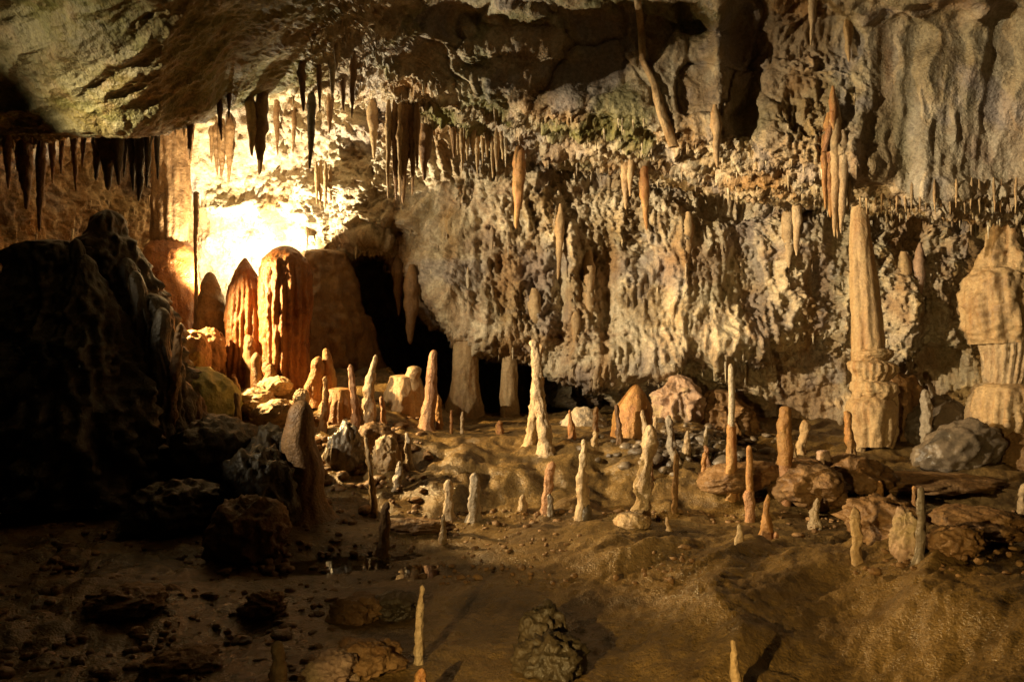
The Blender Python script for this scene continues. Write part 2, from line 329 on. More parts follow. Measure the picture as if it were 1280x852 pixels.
def ground(px, py, n=1500):
    Y = np.linspace(4, 19, n); x = (px - 640) / F * Y; z = CAMZ - (py - 426) / F * Y
    k = np.nonzero(z <= H0(x, Y))[0]
    return float(Y[k[0]]) if len(k) else 16.0

# ------------------------------------------------------------------ dripstone builders
def body(H, prof, seed, lean=(0, 0), flute=(0, 0), nz=(.12, 6), seg=36, rows=None, flat=1.0, tip=.12, down=False, knob=.0):
    """one continuous dripstone body; prof = [(height fraction, radius)]"""
    rows = rows or int(np.clip(H / .035, 24, 110))
    t = np.linspace(0, 1, rows); t = 1 - (1 - t) ** 1.35
    pt = np.array([a for a, _ in prof]); pr = np.array([b for _, b in prof])
    r = np.interp(t, pt, pr)
    ker = np.array([1, 2, 3, 2, 1.]); ker /= ker.sum(); r = np.convolve(np.pad(r, 2, 'edge'), ker, 'valid')
    cap = np.clip((t - (1 - tip)) / tip, 0, 1); r = r * np.sqrt(np.clip(1 - cap ** 2, 0, 1)) + 1e-4
    th = np.linspace(0, 2 * np.pi, seg, endpoint=False)
    T, TH = np.meshgrid(t, th, indexing='xy'); R = np.broadcast_to(r, T.shape).copy()
    z = T * H
    rm = max(float(np.median(r)), .02)
    sp = np.stack([np.cos(TH) * R, np.sin(TH) * R, z], -1) + seed * 3.71
    fr_ = nz[1]
    if knob: R = R * (1 + knob * perlin(np.stack([z / (2.2 * rm), np.zeros_like(z), np.zeros_like(z)], -1) + seed * 1.7))
    if flute[0]:
        ang = TH + .22 * perlin(sp * [1, 1, .22] * (.3 / rm)) + .10 * perlin(np.stack([np.cos(TH) * 2, np.sin(TH) * 2, z * .8], -1) + seed)
        fl_ = np.abs(np.cos(ang * flute[0] / 2 + seed)) ** .7
        R = R * (1 + flute[1] * (fl_ - .6) * smooth(1.0, .55, T))
    R = R * (1 + nz[0] * (fbm(sp * fr_ * [1, 1, .3 if flute[0] else .7], 4, .6)) + .35 * nz[0] * perlin(sp * fr_ * 3.7) + .5 * nz[0] * (ridged(sp * fr_ * [1.7, 1.7, .5 if flute[0] else 1.7], 2) - .6))
    cx = lean[0] * T ** 1.3 * H + (.35 if rm < .25 else .05) * rm * perlin(np.stack([T * 4 + seed, T * 0 + 1.5, T * 0], -1))
    cy = lean[1] * T ** 1.3 * H
    V = np.stack([np.cos(TH) * R + cx, np.sin(TH) * R * flat + cy, z], -1)
    q4 = grid_faces(seg, rows, wrap=True)
    if down: V[..., 2] *= -1; q4 = q4[:, ::-1]
    return V.reshape(-1, 3), q4
_seed = [0]
def nseed(): _seed[0] += 1; return _seed[0]
def thing(name, loc, label, cat, group=None):
    o = bpy.data.objects.new(name, None); COL.objects.link(o); o.location = loc
    o.empty_display_size = .1; o['label'] = label; o['category'] = cat
    if group: o['group'] = group
    return o
def add_part(name, V, Fq, mat, parent, off=(0, 0, 0), label=None):
    o = link(name, new_mesh(name, V, Fq, M[mat]), parent, off)
    if label: o['label'] = label
    return o
PROF = {
 'thin':  lambda a, b: [(0, a * 1.9), (.03, a * 1.45), (.07, a * 1.15), (.14, a), (.5, a * .55 + b * .45), (.9, b), (1, b * .9)],
 'cone':  lambda a, b: [(0, a * 1.2), (.1, a), (.45, a * .65 + b * .35), (.8, b * 1.1), (1, b * .8)],
 'stump': lambda a, b: [(0, a * 2.2), (.05, a * 1.5), (.12, a * 1.1), (.2, a), (.5, a * .9), (.85, b), (1, b * .8)],
 'dome':  lambda a, b: [(0, a * 1.05), (.3, a), (.6, a * .92), (.8, b), (1, b * .6)],
 'club':  lambda a, b: [(0, a), (.25, a * .8), (.5, a * .85), (.62, b), (.85, b), (1, b * .7)],
}
def place(px, base, Y=None):
    Yv = Y or ground(px, base); x = (px - 640) / F * Yv
    return x, Yv, float(H0(x, Yv))
GR = 'stalagmites on the cave floor'
def stalagmite(px, top, base, wb, wt, mat, style, label, Y=None, lean=(0, 0), flute=(0, 0), group=GR, nz=None, knob=None, bury=.10, tip=None):
    x, Yv, z = place(px, base, Y)
    H = CAMZ - (top - 426) / F * Yv - z
    H = max(H, .08) + bury
    a, b = wb / 2 / F * Yv, wt / 2 / F * Yv
    if wb < 26: a *= .88; b *= .84
    s = nseed(); lean = lean if lean != (0, 0) else (.10 * math.sin(s * 2.7), .05 * math.cos(s * 1.9))
    thinish = a < .12
    V, q4 = body(H, PROF[style](a, b), s, lean, flute, nz or ((.42, .55 / a) if thinish else (.15, .6 / a)), seg=32 if thinish else 64,
                 tip=tip or min(.45, max(.04, b * 1.3 / H)), knob=.30 if knob is None and thinish else (knob or 0))
    o = link('stalagmite', new_mesh('stalagmite', V, q4, M[mat]), None, (x, Yv, z - bury), label=label, category='stalagmite', group=group)
    return o

# ------------------------------------------------------------------ stalagmites, one by one
T_ = [
 # px, top, base, width at foot, width near top, material, style, label, extra
 (405, 470, 538, 11, 7, 'orange', 'thin', 'thin orange stalagmite in front of the fluted flowstone mound', {}),
 (446, 455, 536, 12, 8, 'red', 'thin', 'slim reddish stalagmite growing beside a taller cream one on the bank', {}),
 (459, 443, 527, 17, 8, 'cream', 'thin', 'tall slim cream stalagmite thickening at its foot, on the bank', {}),
 (481, 495, 537, 9, 6, 'red', 'thin', 'short thin pink stalagmite on a rounded boulder of the bank', {}),
 (534, 437, 545, 21, 13, 'red', 'thin', 'knobbly reddish stalagmite standing before the black hollow', dict(Y=14.2)),
 (549, 492, 535, 11, 8, 'orange', 'thin', 'short orange stalagmite right behind two needle thin ones', {}),
 (564, 512, 542, 5, 4, 'orange', 'thin', 'needle thin orange stalagmite at the terrace edge', {}),
 (577, 514, 543, 6, 4, 'cream', 'thin', 'needle thin cream stalagmite at the terrace edge', {}),
 (513, 540, 588, 12, 7, 'pale', 'thin', 'small pale stalagmite on the dark slope above the puddle', {}),
 (497, 576, 604, 12, 8, 'pale', 'stump', 'short pale stub with a rounded head on the dark slope', {}),
 (469, 546, 645, 9, 7, 'tan', 'thin', 'long thin tan stalagmite rising behind a smooth stump', {}),
 (478, 626, 692, 17, 13, 'brown', 'stump', 'smooth brown stump with its foot in the puddle', {}),
 (563, 599, 645, 15, 12, 'cream', 'stump', 'stubby cream stalagmite beside a taller white topped one', {}),
 (593, 590, 651, 17, 14, 'pale', 'stump', 'white topped pale stalagmite on the flat floor', {}),
 (553, 642, 681, 11, 6, 'cream', 'cone', 'little pointed cream stalagmite at the water edge', {}),
 (300, 490, 558, 11, 8, 'tan', 'thin', 'thin tan stalagmite rising from the dark boulders', {}),
 (290, 467, 492, 8, 7, 'red', 'thin', 'tiny pink stub beside the yellow green mound', {}),
 (297, 470, 493, 10, 6, 'cream', 'cone', 'tiny cream cone leaning by a pink stub', {}),
 (683, 576, 641, 14, 11, 'red', 'thin', 'knobbly reddish stalagmite with a small grey companion at its foot', {}),
 (689, 617, 644, 10, 8, 'grey', 'stump', 'small grey stub at the foot of a knobbly reddish stalagmite', {}),
 (653, 617, 637, 13, 9, 'cream', 'stump', 'tiny rounded stub alone on the floor before the step', {}),
 (726, 548, 646, 18, 10, 'cream', 'thin', 'tall tapering cream stalagmite with a round blob at its foot', {}),
 (733, 621, 648, 15, 12, 'grey', 'dome', 'small rounded grey blob at the foot of a tapering stalagmite', {}),
 (663, 430, 558, 15, 12, 'tan', 'thin', 'slim brown shafted stalagmite next to the tallest cream one', {}),
 (681, 424, 562, 20, 12, 'cream', 'thin', 'tallest slim cream stalagmite on the upper terrace', {}),
 (671, 470, 552, 8, 6, 'tan', 'thin', 'thin tan stalagmite squeezed between two taller ones', {}),
 (715, 512, 548, 13, 4, 'orange', 'cone', 'small bright orange cone with a sharp tip', {}),
 (744, 508, 542, 8, 6, 'brown', 'thin', 'thin brown stalagmite before the pale sloping slab', {}),
 (743, 538, 557, 10, 8, 'tan', 'stump', 'tiny tan stub on the terrace rim', {}),
 (774, 505, 552, 9, 6, 'brown', 'thin', 'thin brown stalagmite beside the orange dome', {}),
 (800, 530, 647, 24, 19, 'cream', 'stump', 'thick granular cream stalagmite standing below the terrace step', {}),
 (808, 512, 556, 9, 7, 'cream', 'thin', 'thin cream stalagmite close behind the orange dome', {}),
 (816, 520, 560, 8, 6, 'cream', 'thin', 'thin cream stalagmite with a narrow tip near the rubble', {}),
 (840, 518, 574, 13, 10, 'pale', 'stump', 'pale blunt stalagmite standing in the dark rubble', {}),
 (843, 566, 640, 8, 7, 'brown', 'thin', 'dark thin stalagmite in the shade of the terrace step', {}),
 (858, 538, 572, 13, 7, 'cream', 'cone', 'small cream cone leaning beside a blunt pale stalagmite', {}),
 (814, 566, 600, 8, 6, 'red', 'thin', 'small reddish stalagmite right behind the thick granular one', {}),
 (877, 564, 598, 8, 6, 'orange', 'thin', 'short thin orange stalagmite on a brown slab', {}),
 (886, 556, 590, 8, 6, 'red', 'thin', 'short thin red stalagmite on a brown slab', {}),
 (880, 533, 568, 7, 5, 'pale', 'thin', 'small pale stalagmite among the rubble stones', {}),
 (921, 558, 622, 9, 7, 'orange', 'thin', 'short orange stalagmite leaning against the tall two toned one', {}),
 (957, 617, 681, 19, 8, 'orange', 'cone', 'orange cone with a crooked tip on the clay floor', {}),
 (924, 655, 687, 12, 7, 'cream', 'cone', 'small pale cone on the clay floor near the crooked orange one', {}),
 (971, 664, 682, 8, 6, 'red', 'stump', 'tiny reddish bump at the foot of the crooked orange cone', {}),
 (1001, 524, 566, 13, 10, 'tan', 'stump', 'short tan stalagmite behind the orange club', {}),
 (994, 553, 580, 10, 6, 'tan', 'cone', 'small tan cone beside the orange club', {}),
 (1017, 622, 656, 18, 9, 'cream', 'cone', 'short wide cream cone under a thin rock ledge', {}),
 (1072, 632, 704, 15, 12, 'tan', 'stump', 'straight tan stalagmite in front of the long brownish boulder', {}),
 (1149, 608, 697, 13, 11, 'grey', 'stump', 'straight grey stalagmite beside the long brownish boulder', {}),
 (1143, 607, 640, 7, 6, 'orange', 'thin', 'thin orange stalagmite hugging the straight grey one', {}),
 (1159, 486, 562, 17, 12, 'pale', 'thin', 'pale stalagmite beside the wet grey flowstone tongue', {}),
 (1276, 603, 658, 14, 12, 'tan', 'stump', 'tan stalagmite next to the mound under the tiered column', {}),
 (945, 458, 512, 7, 6, 'brown', 'thin', 'dark thin stalagmite in the niche beside the tall two toned one', {}),
 (1046, 455, 520, 10, 7, 'tan', 'thin', 'thin tan stalagmite against the wall beside the ringed column', {}),
 (836, 645, 667, 12, 6, 'tan', 'cone', 'tiny cone on the floor beside the thick granular stalagmite', {}),
 (522, 732, 832, 15, 9, 'cream', 'thin', 'lone slim stalagmite on the smooth floor casting a long shadow', {}),
 (348, 800, 872, 24, 17, 'tan', 'stump', 'thick stub standing beside a low ridge of wet boulders', {}),
 (920, 797, 880, 20, 11, 'tan', 'cone', 'lone blunt stalagmite rising from the clay slope', {}),
 (523, 835, 888, 26, 16, 'orange', 'stump', 'short orange stump in front of the lone slim stalagmite', {}),
 (1066, 513, 580, 13, 10, 'orange', 'thin', 'deep orange stalagmite touching the ringed column', {}),
 (391, 445, 492, 25, 20, 'orange', 'stump', 'stout orange stump beside a narrower one on the bank', dict(Y=14.6)),
 (412, 435, 492, 21, 13, 'orange', 'stump', 'narrow orange stump with a knobbed top on the bank', dict(Y=14.7)),
 (623, 525, 543, 12, 9, 'orange', 'stump', 'tiny orange stub before the pale columns of the hollow', {}),
 (264, 340, 420, 42, 26, 'brown', 'dome', 'brown rounded stalagmite in front of the floodlit wall', dict(Y=15.9)),
 (322, 440, 482, 22, 14, 'brown', 'club', 'small brown stalagmite with a knob like a chess piece', dict(Y=14.9)),
 (335, 455, 482, 20, 14, 'brown', 'stump', 'low brown stump beside the chess piece stalagmite', dict(Y=14.8)),
 (318, 418, 462, 22, 17, 'brown', 'stump', 'brown stump between the two big rust red stalagmites', dict(Y=15.2)),
 (211, 405, 520, 16, 12, 'brown', 'stump', 'thin brown shaft on the edge of the dark mound', dict(Y=12.1)),
 (281, 415, 460, 9, 7, 'brown', 'thin', 'thin brown stalagmite before the lit gap', dict(Y=15.2)),
 (363, 597, 655, 14, 9, 'brown', 'cone', 'small brown cone against the thick dark stalagmite', dict(Y=11.0)),
 (1100, 600, 625, 10, 8, 'orange', 'stump', 'tiny bright orange stub on a flat rock', {}),
]
for px, top, base, wb_, wt2, mat, style, lab, kw in T_:
    stalagmite(px, top, base, wb_, wt2, mat, style, lab, **kw)

# the thick and the unusual ones
stalagmite(382, 500, 648, 54, 34, 'brown', 'stump', 'thick brown stalagmite with a worn top standing before the lit bank', flute=(9, .06), tip=.1, nz=(.09, 1.6))
stalagmite(790, 480, 556, 50, 28, 'orange', 'dome', 'large orange dome shaped stalagmite on the terrace', Y=13.6, flute=(18, .04), nz=(.08, 4))
def big_fluted(px, top, base, Y, prof, mat, lab, flute, name='stalagmite', nz=(.12, 3), seg=110, part=None):
    x, Yv, z = place(px, base, Y); H = CAMZ - (top - 426) / F * Yv - z + .15; k = Yv / F / 2
    V, q4 = body(H, [(a, b * k) for a, b in prof], nseed(), flute=flute, nz=nz, seg=seg, rows=110, tip=.14)
    return link(name, new_mesh(name, V, q4, M[mat]), None, (x, Yv, z - .15), label=lab, category='stalagmite', group='big fluted stalagmites by the floodlight')
big_fluted(357, 307, 468, 15.4, [(0, 60), (.2, 54), (.45, 56), (.6, 62), (.75, 62), (.88, 56), (1, 44)], 'rust', 'big rust red stalagmite with a smooth rounded hood over deep vertical flutes', (17, .22))
big_fluted(306, 322, 466, 15.7, [(0, 50), (.25, 48), (.55, 47), (.75, 40), (.9, 25), (1, 14)], 'rust', 'big rust red fluted stalagmite with a pointed knobbly top', (21, .16))
big_fluted(211, 292, 420, 16.9, [(0, 112), (.35, 90), (.6, 80), (.8, 66), (.92, 56), (1, 50)], 'rust', 'broad smooth rust red stalagmite under the thick hanging pillar', (13, .04), nz=(.07, 2))

def two_tone(px, top, mid, base, w_up, w_lo, m_up, m_lo, lab):
    x, Yv, z = place(px, base); k = Yv / F / 2
    t = thing('stalagmite', (x, Yv, z), lab, 'stalagmite', GR)
    zm = CAMZ - (mid - 426) / F * Yv - z; zt = CAMZ - (top - 426) / F * Yv - z
    V, q4 = body(zm + .2, [(0, w_lo * k * 1.3), (.1, w_lo * k), (.8, w_lo * k), (1, w_lo * k * .8)], nseed(), nz=(.18, 7), knob=.15, seg=28, tip=.1)
    add_part('lower_shaft', V, q4, m_lo, t, (0, 0, -.1))
    V, q4 = body(zt - zm + .12, [(0, w_up * k), (.7, w_up * k * .9), (1, w_up * k * .7)], nseed(), nz=(.16, 8), knob=.15, seg=28, tip=.06)
    add_part('upper_shaft', V, q4, m_up, t, (0, 0, zm - .12))
two_tone(914, 454, 535, 622, 9, 13, 'pale', 'orange', 'tall two toned stalagmite, thin and pale above, orange and thicker below')
two_tone(937, 556, 620, 652, 9, 13, 'orange', 'red', 'slim orange stalagmite widening into a reddish foot on the clay floor')
two_tone(982, 507, 570, 628, 19, 13, 'orange', 'red', 'orange club shaped stalagmite, pointed head wider than its red stem')
two_tone(1030, 562, 590, 612, 19, 10, 'pink', 'cream', 'pinkish head of rock balanced on a short narrow stem')

# ------------------------------------------------------------------ the columns
def column_parts(px, Y, base_py, label, parts, name='flowstone_column', group=None, wob=0.0):
    x = (px - 640) / F * Y; z0 = CAMZ - (base_py - 426) / F * Y; k = Y / F / 2
    t = thing(name, (x, Y, z0), label, 'column', group)
    for nm, py0, py1, prof, mat, fl_, nz, tip, dx in parts:
        za = CAMZ - (py0 - 426) / F * Y - z0; zb_ = CAMZ - (py1 - 426) / F * Y - z0
        V, q4 = body(zb_ - za, [(a, b * k) for a, b in prof], nseed(), flute=fl_, nz=nz, seg=84, rows=90, tip=tip)
        po = add_part(nm, V, q4, mat, t, (dx / F * Y, 0, za)); s_ = nseed()
        po.rotation_euler = (wob * math.sin(s_ * 1.7), wob * math.cos(s_ * 2.9), s_)
    return t
column_parts(1091, 14.6, 575, 'tall golden column with uneven collars and a draped skirt, standing near the right wall', [
    ('shaft', 530, 238, [(0, 44), (.3, 41), (.45, 37), (.62, 32), (.8, 26), (.92, 19), (1, 8)], 'tan', (9, .07), (.12, 2.6), .03, 1),
    ('collar', 452, 432, [(0, 34), (.4, 47), (.65, 48), (1, 34)], 'tan', (0, 0), (.10, 5), .4, 0),
    ('collar', 474, 446, [(0, 38), (.45, 53), (.75, 53), (1, 36)], 'tan', (19, .16), (.10, 5), .35, -2),
    ('collar', 498, 472, [(0, 40), (.4, 56), (.75, 56), (1, 38)], 'tan', (11, .10), (.10, 5), .35, 1),
    ('draped_skirt', 556, 488, [(0, 40), (.3, 50), (.7, 57), (1, 46)], 'tan', (7, .24), (.09, 3), .25, 0),
    ('drape_fold', 574, 470, [(0, 10), (.3, 19), (.7, 22), (1, 12)], 'tan', (0, 0), (.14, 5), .3, -17),
    ('drape_fold', 586, 482, [(0, 11), (.3, 17), (.7, 20), (1, 12)], 'tan', (0, 0), (.14, 5), .3, 4),
    ('drape_fold', 568, 476, [(0, 9), (.3, 15), (.7, 18), (1, 12)], 'tan', (0, 0), (.14, 5), .3, 21)], wob=.06)
tc = column_parts(1256, 14.2, 620, 'massive tiered column with a carved looking drum, waist and spreading foot', [
    ('crown', 345, 258, [(0, 64), (.25, 56), (.45, 40), (.7, 36), (.85, 22), (1, 8)], 'tan', (7, .22), (.2, 3), .12, 0),
    ('drum', 428, 326, [(0, 70), (.2, 88), (.5, 86), (.8, 80), (.93, 66), (1, 44)], 'tan', (15, .14), (.15, 4), .2, 0),
    ('waist', 505, 392, [(0, 46), (.2, 48), (.5, 58), (.85, 78), (1, 70)], 'cream', (23, .26), (.06, 6), .05, 2),
    ('foot_ring', 548, 474, [(0, 70), (.25, 84), (.6, 84), (.85, 78), (1, 52)], 'tan', (19, .20), (.09, 6), .15, 2),
    ('mound', 640, 520, [(0, 160), (.4, 128), (.75, 100), (1, 74)], 'brown', (7, .06), (.14, 3), .3, 4)], wob=.05)
column_parts(582, 17.0, 540, 'pale tapering column reaching from the terrace to the roof of the black hollow', [
    ('shaft', 540, 412, [(0, 52), (.25, 48), (.5, 34), (.85, 30), (1, 27)], 'tan', (7, .05), (.1, 2.5), .03, 0)], name='column')
column_parts(637, 17.0, 540, 'narrow straight pale column with a rounded top inside the black hollow', [
    ('shaft', 540, 436, [(0, 24), (.5, 22), (.8, 20), (1, 16)], 'tan', (6, .05), (.1, 2.5), .1, 0)], name='column')

# ------------------------------------------------------------------ the dark mound on the left
def massive(px, top, Y, prof, mat, lab, flute=(15, .12), nz=(.26, 2.4), base=None, cat='stalagmite', name='stalagmite', flat=1.0):
    x = (px - 640) / F * Y; z = float(H0(x, Y)) - .3; k = Y / F / 2
    H = CAMZ - (top - 426) / F * Y - z
    V, q4 = body(H, [(a, b * k) for a, b in prof], nseed(), flute=flute, nz=nz, seg=110, rows=120, tip=.05, flat=flat)
    return link(name, new_mesh(name, V, q4, M[mat]), None, (x, Y, z), label=lab, category=cat, group='dripstone masses')
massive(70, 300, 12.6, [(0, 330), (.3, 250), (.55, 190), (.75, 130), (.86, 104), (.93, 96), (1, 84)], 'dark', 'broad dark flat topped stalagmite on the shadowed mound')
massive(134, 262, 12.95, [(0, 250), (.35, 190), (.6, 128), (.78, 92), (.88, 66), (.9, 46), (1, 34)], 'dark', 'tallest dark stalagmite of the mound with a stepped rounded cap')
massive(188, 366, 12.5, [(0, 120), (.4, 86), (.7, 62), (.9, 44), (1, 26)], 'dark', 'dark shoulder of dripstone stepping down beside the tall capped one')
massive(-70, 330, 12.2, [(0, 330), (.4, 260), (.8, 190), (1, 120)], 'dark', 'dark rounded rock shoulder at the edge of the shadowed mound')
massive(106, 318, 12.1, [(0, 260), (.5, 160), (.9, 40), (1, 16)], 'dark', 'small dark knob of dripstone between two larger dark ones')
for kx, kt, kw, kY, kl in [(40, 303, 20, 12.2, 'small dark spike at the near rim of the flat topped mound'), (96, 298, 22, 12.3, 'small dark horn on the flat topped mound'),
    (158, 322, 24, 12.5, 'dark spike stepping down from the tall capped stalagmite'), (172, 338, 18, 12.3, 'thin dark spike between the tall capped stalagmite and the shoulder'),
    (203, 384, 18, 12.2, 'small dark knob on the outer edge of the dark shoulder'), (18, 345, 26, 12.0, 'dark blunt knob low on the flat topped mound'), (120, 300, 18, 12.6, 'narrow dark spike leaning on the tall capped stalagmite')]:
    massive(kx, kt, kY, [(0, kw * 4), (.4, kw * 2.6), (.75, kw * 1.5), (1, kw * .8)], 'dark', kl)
massive(404, 312, 17.3, [(0, 116), (.5, 96), (.85, 74), (1, 56)], 'brown', 'brown fluted rock buttress between the hooded stalagmite and the black hollow', (11, .14), (.16, 1.6), name='rock_buttress', cat='rock', flat=1.25)
massive(448, 392, 17.3, [(0, 60), (.5, 50), (1, 34)], 'brown', 'lower brown rock buttress at the mouth of the black hollow', (7, .1), (.18, 1.6), name='rock_buttress', cat='rock')
massive(505, 468, 15.0, [(0, 66), (.5, 52), (1, 34)], 'tan', 'rounded tan mound carrying a blunt tip before the black hollow', (5, .06), (.14, 2), name='flowstone_mound', cat='rock')
massive(517, 457, 14.9, [(0, 40), (.6, 26), (1, 16)], 'tan', 'blunt tan tip rising from the rounded mound', (0, 0), (.14, 2))
massive(426, 484, 14.2, [(0, 62), (.5, 50), (.8, 38), (1, 24)], 'orange', 'fluted orange flowstone mound with white ribs on the bank', (17, .10), (.08, 2), name='flowstone_mound', cat='rock')

# ------------------------------------------------------------------ boulders, slabs and stones

def ico(sub):
    bm = bmesh.new(); bmesh.ops.create_icosphere(bm, subdivisions=sub, radius=1.0)
    V = np.array([v.co[:] for v in bm.verts]); Fq = np.array([[v.index for v in f.verts] for f in bm.faces]); bm.free(); return V, Fq
ICO = {k: ico(k) for k in (2, 3, 5)}
def lump(dim, seed, amp=.18, fq=1.3, cut=.0, sub=5):
    V, Fq = ICO[sub]; n = V.copy()
    p_ = n * fq + seed * 5.3
    d1, d2, i_ = worley(p_ * 1.1)
    r = 1 + amp * fbm(p_, 4, .55) + amp * .7 * (_fp[i_][..., 0] - .5) * smooth(0, .2, d2 - d1) + amp * .5 * (ridged(p_ * 2, 3) - .6)
    V = n * r[:, None]
    if cut: V[:, 2] = np.sign(V[:, 2]) * np.abs(V[:, 2]) ** (1 + cut)
    V = V * np.array(dim) / 2
    return V, Fq
def boulder(px, top, base, wpx, mat, lab, Y=None, dep=1.0, amp=.22, rot=0, tilt=0, name='boulder', cat='boulder', sink=.25, fq=1.3, group='boulders on the cave floor'):
    Yv = Y or ground(px, base); x = (px - 640) / F * Yv
    wm = wpx / F * Yv; hm = (base - top) / F * Yv; zb_ = CAMZ - (base - 426) / F * Yv
    V, Fq = lump((wm, wm * dep, hm * (1 + sink)), nseed(), amp * .75, fq)
    V[:, 2] += hm * (1 + sink) / 2
    o = link(name, new_mesh(name, V, Fq, M[mat]), None, (x, Yv, zb_ - hm * sink), label=lab, category=cat, group=group)
    o.rotation_euler = (0, math.radians(tilt), math.radians(rot)); return o
boulder(312, 622, 694, 100, 'brown', 'large rounded brown block left of the thick brown stalagmite', amp=.28)
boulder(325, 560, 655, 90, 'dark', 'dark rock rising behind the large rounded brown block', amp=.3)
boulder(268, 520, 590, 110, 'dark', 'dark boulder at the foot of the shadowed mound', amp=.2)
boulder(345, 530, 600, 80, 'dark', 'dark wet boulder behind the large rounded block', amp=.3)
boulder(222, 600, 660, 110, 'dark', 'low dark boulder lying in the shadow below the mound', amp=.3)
boulder(250, 462, 530, 92, 'moss', 'yellow green algae covered mound lit by the floodlight', Y=13.6, amp=.14)
boulder(236, 492, 600, 60, 'brown', 'steep brown rock under the yellow green mound', Y=12.9, amp=.25)
boulder(238, 412, 470, 50, 'orange', 'made up orange boulder standing for a lamp glow, behind the yellow green mound', Y=14.3, amp=.12)  # boulder made up to stand for a round orange lamp glow
boulder(258, 412, 470, 46, 'brown', 'brown boulder beside the made up orange one', Y=15.0, amp=.2)
boulder(296, 425, 455, 36, 'cream', 'cream boulder in the lit gap between the stalagmites', Y=15.8, amp=.2)
boulder(432, 530, 588, 42, 'grey', 'wet glistening grey boulder under the slim pair of stalagmites', amp=.3, dep=.8)
boulder(469, 528, 562, 50, 'brown', 'brown boulder with a flat mossy top on the bank', amp=.2)
boulder(484, 545, 585, 34, 'tan', 'rough tan boulder on the slope below the short pink stalagmite', amp=.3)
boulder(350, 498, 530, 66, 'tan', 'long pale rock like a fallen log on the lit bank', tilt=-14, dep=.5, amp=.25)
boulder(318, 485, 512, 50, 'tan', 'smooth tan rock beside the long log like one', amp=.2)
boulder(345, 470, 492, 40, 'tan', 'small smooth tan rock on the upper bank', amp=.2)
boulder(377, 486, 505, 20, 'tan', 'small tan rock perched at the end of the log like one', amp=.2, Y=13.4)
boulder(690, 790, 838, 82, 'dark', 'jagged dark boulder alone on the smooth floor', amp=.4, dep=1.0, fq=1.1)
boulder(668, 758, 812, 54, 'dark', 'smaller jagged rock leaning on the lone dark boulder', amp=.4, fq=1.1, tilt=15)
boulder(458, 800, 836, 84, 'brown', 'knobby brown boulder in the low ridge of wet boulders', amp=.35)
boulder(414, 818, 850, 64, 'pink', 'smaller pinkish boulder leaning on the knobby one', amp=.35)
boulder(446, 744, 774, 64, 'brown', 'brown boulder at the upper end of the wet ridge', amp=.3)
boulder(494, 740, 768, 60, 'dark', 'low dark boulder half sunk in the smooth floor', amp=.25)
boulder(330, 742, 765, 50, 'brown', 'brown stone lying in the wet rubble', amp=.35)
boulder(1108, 622, 672, 112, 'brown', 'long brownish boulder with a greenish top on the clay floor', amp=.35, tilt=8)
boulder(1135, 640, 690, 40, 'pink', 'knobby pink lump at the end of the long brownish boulder', amp=.3)
boulder(1210, 528, 582, 104, 'grey', 'wet shiny grey flowstone lump bulging by the tiered column', amp=.25, tilt=-24, dep=.6)
boulder(1190, 492, 545, 76, 'grey', 'wet grey flowstone tongue sloping down the alcove', amp=.18, tilt=-38, dep=.6, Y=14.9)
boulder(1120, 465, 575, 90, 'brown', 'brown rock filling the shaded alcove beside the ringed column', Y=15.6, amp=.2)
boulder(1070, 570, 612, 80, 'brown', 'brown mound at the foot of the ringed column', amp=.25)
boulder(1008, 575, 622, 90, 'brown', 'smooth brown slope of flowstone behind the orange club', amp=.22, dep=1.3)
boulder(925, 578, 606, 100, 'brown', 'brown sloping slab below the rubble', amp=.2, tilt=-10, dep=.9)
boulder(1022, 606, 618, 84, 'grey', 'thin grey rock ledge above the short wide cone', amp=.2, tilt=-10, dep=.8)
boulder(1160, 592, 612, 190, 'brown', 'long low brown shelf of rock on the right floor', amp=.2, dep=.5)
boulder(1225, 635, 665, 110, 'brown', 'low broad brown rock near the tan stalagmite', amp=.25)
boulder(1195, 655, 690, 60, 'brown', 'small brown rock in the shade behind the straight grey stalagmite', amp=.3)
boulder(738, 508, 552, 60, 'pale', 'pale sloping slab leaning at the foot of the wall', Y=15.2, amp=.15, tilt=-22)
massive(848, 468, 16.3, [(0, 50), (.35, 62), (.6, 58), (.8, 40), (.93, 26), (1, 12)], 'pink', 'pinkish fluted flowstone bulge hanging over the rubble', (11, .16), (.34, 2.6), name='flowstone_bulge', cat='rock')
massive(900, 486, 16.4, [(0, 84), (.35, 76), (.6, 70), (.8, 44), (.93, 36), (1, 16)], 'brown', 'broad brown fluted flowstone bulge beside the niche', (7, .18), (.36, 2.9), name='flowstone_bulge', cat='rock')
boulder(160, 735, 760, 90, 'brown', 'low brown boulder lying in the wet rubble', amp=.35)
boulder(225, 815, 840, 90, 'brown', 'low brown angular boulder beside the thick stub', amp=.35)
boulder(520, 648, 664, 90, 'brown', 'low flat brown rim of rock along the puddle', amp=.25, dep=.4)
boulder(790, 640, 660, 44, 'tan', 'low rounded tan rim at the foot of the granular stalagmite', amp=.15)

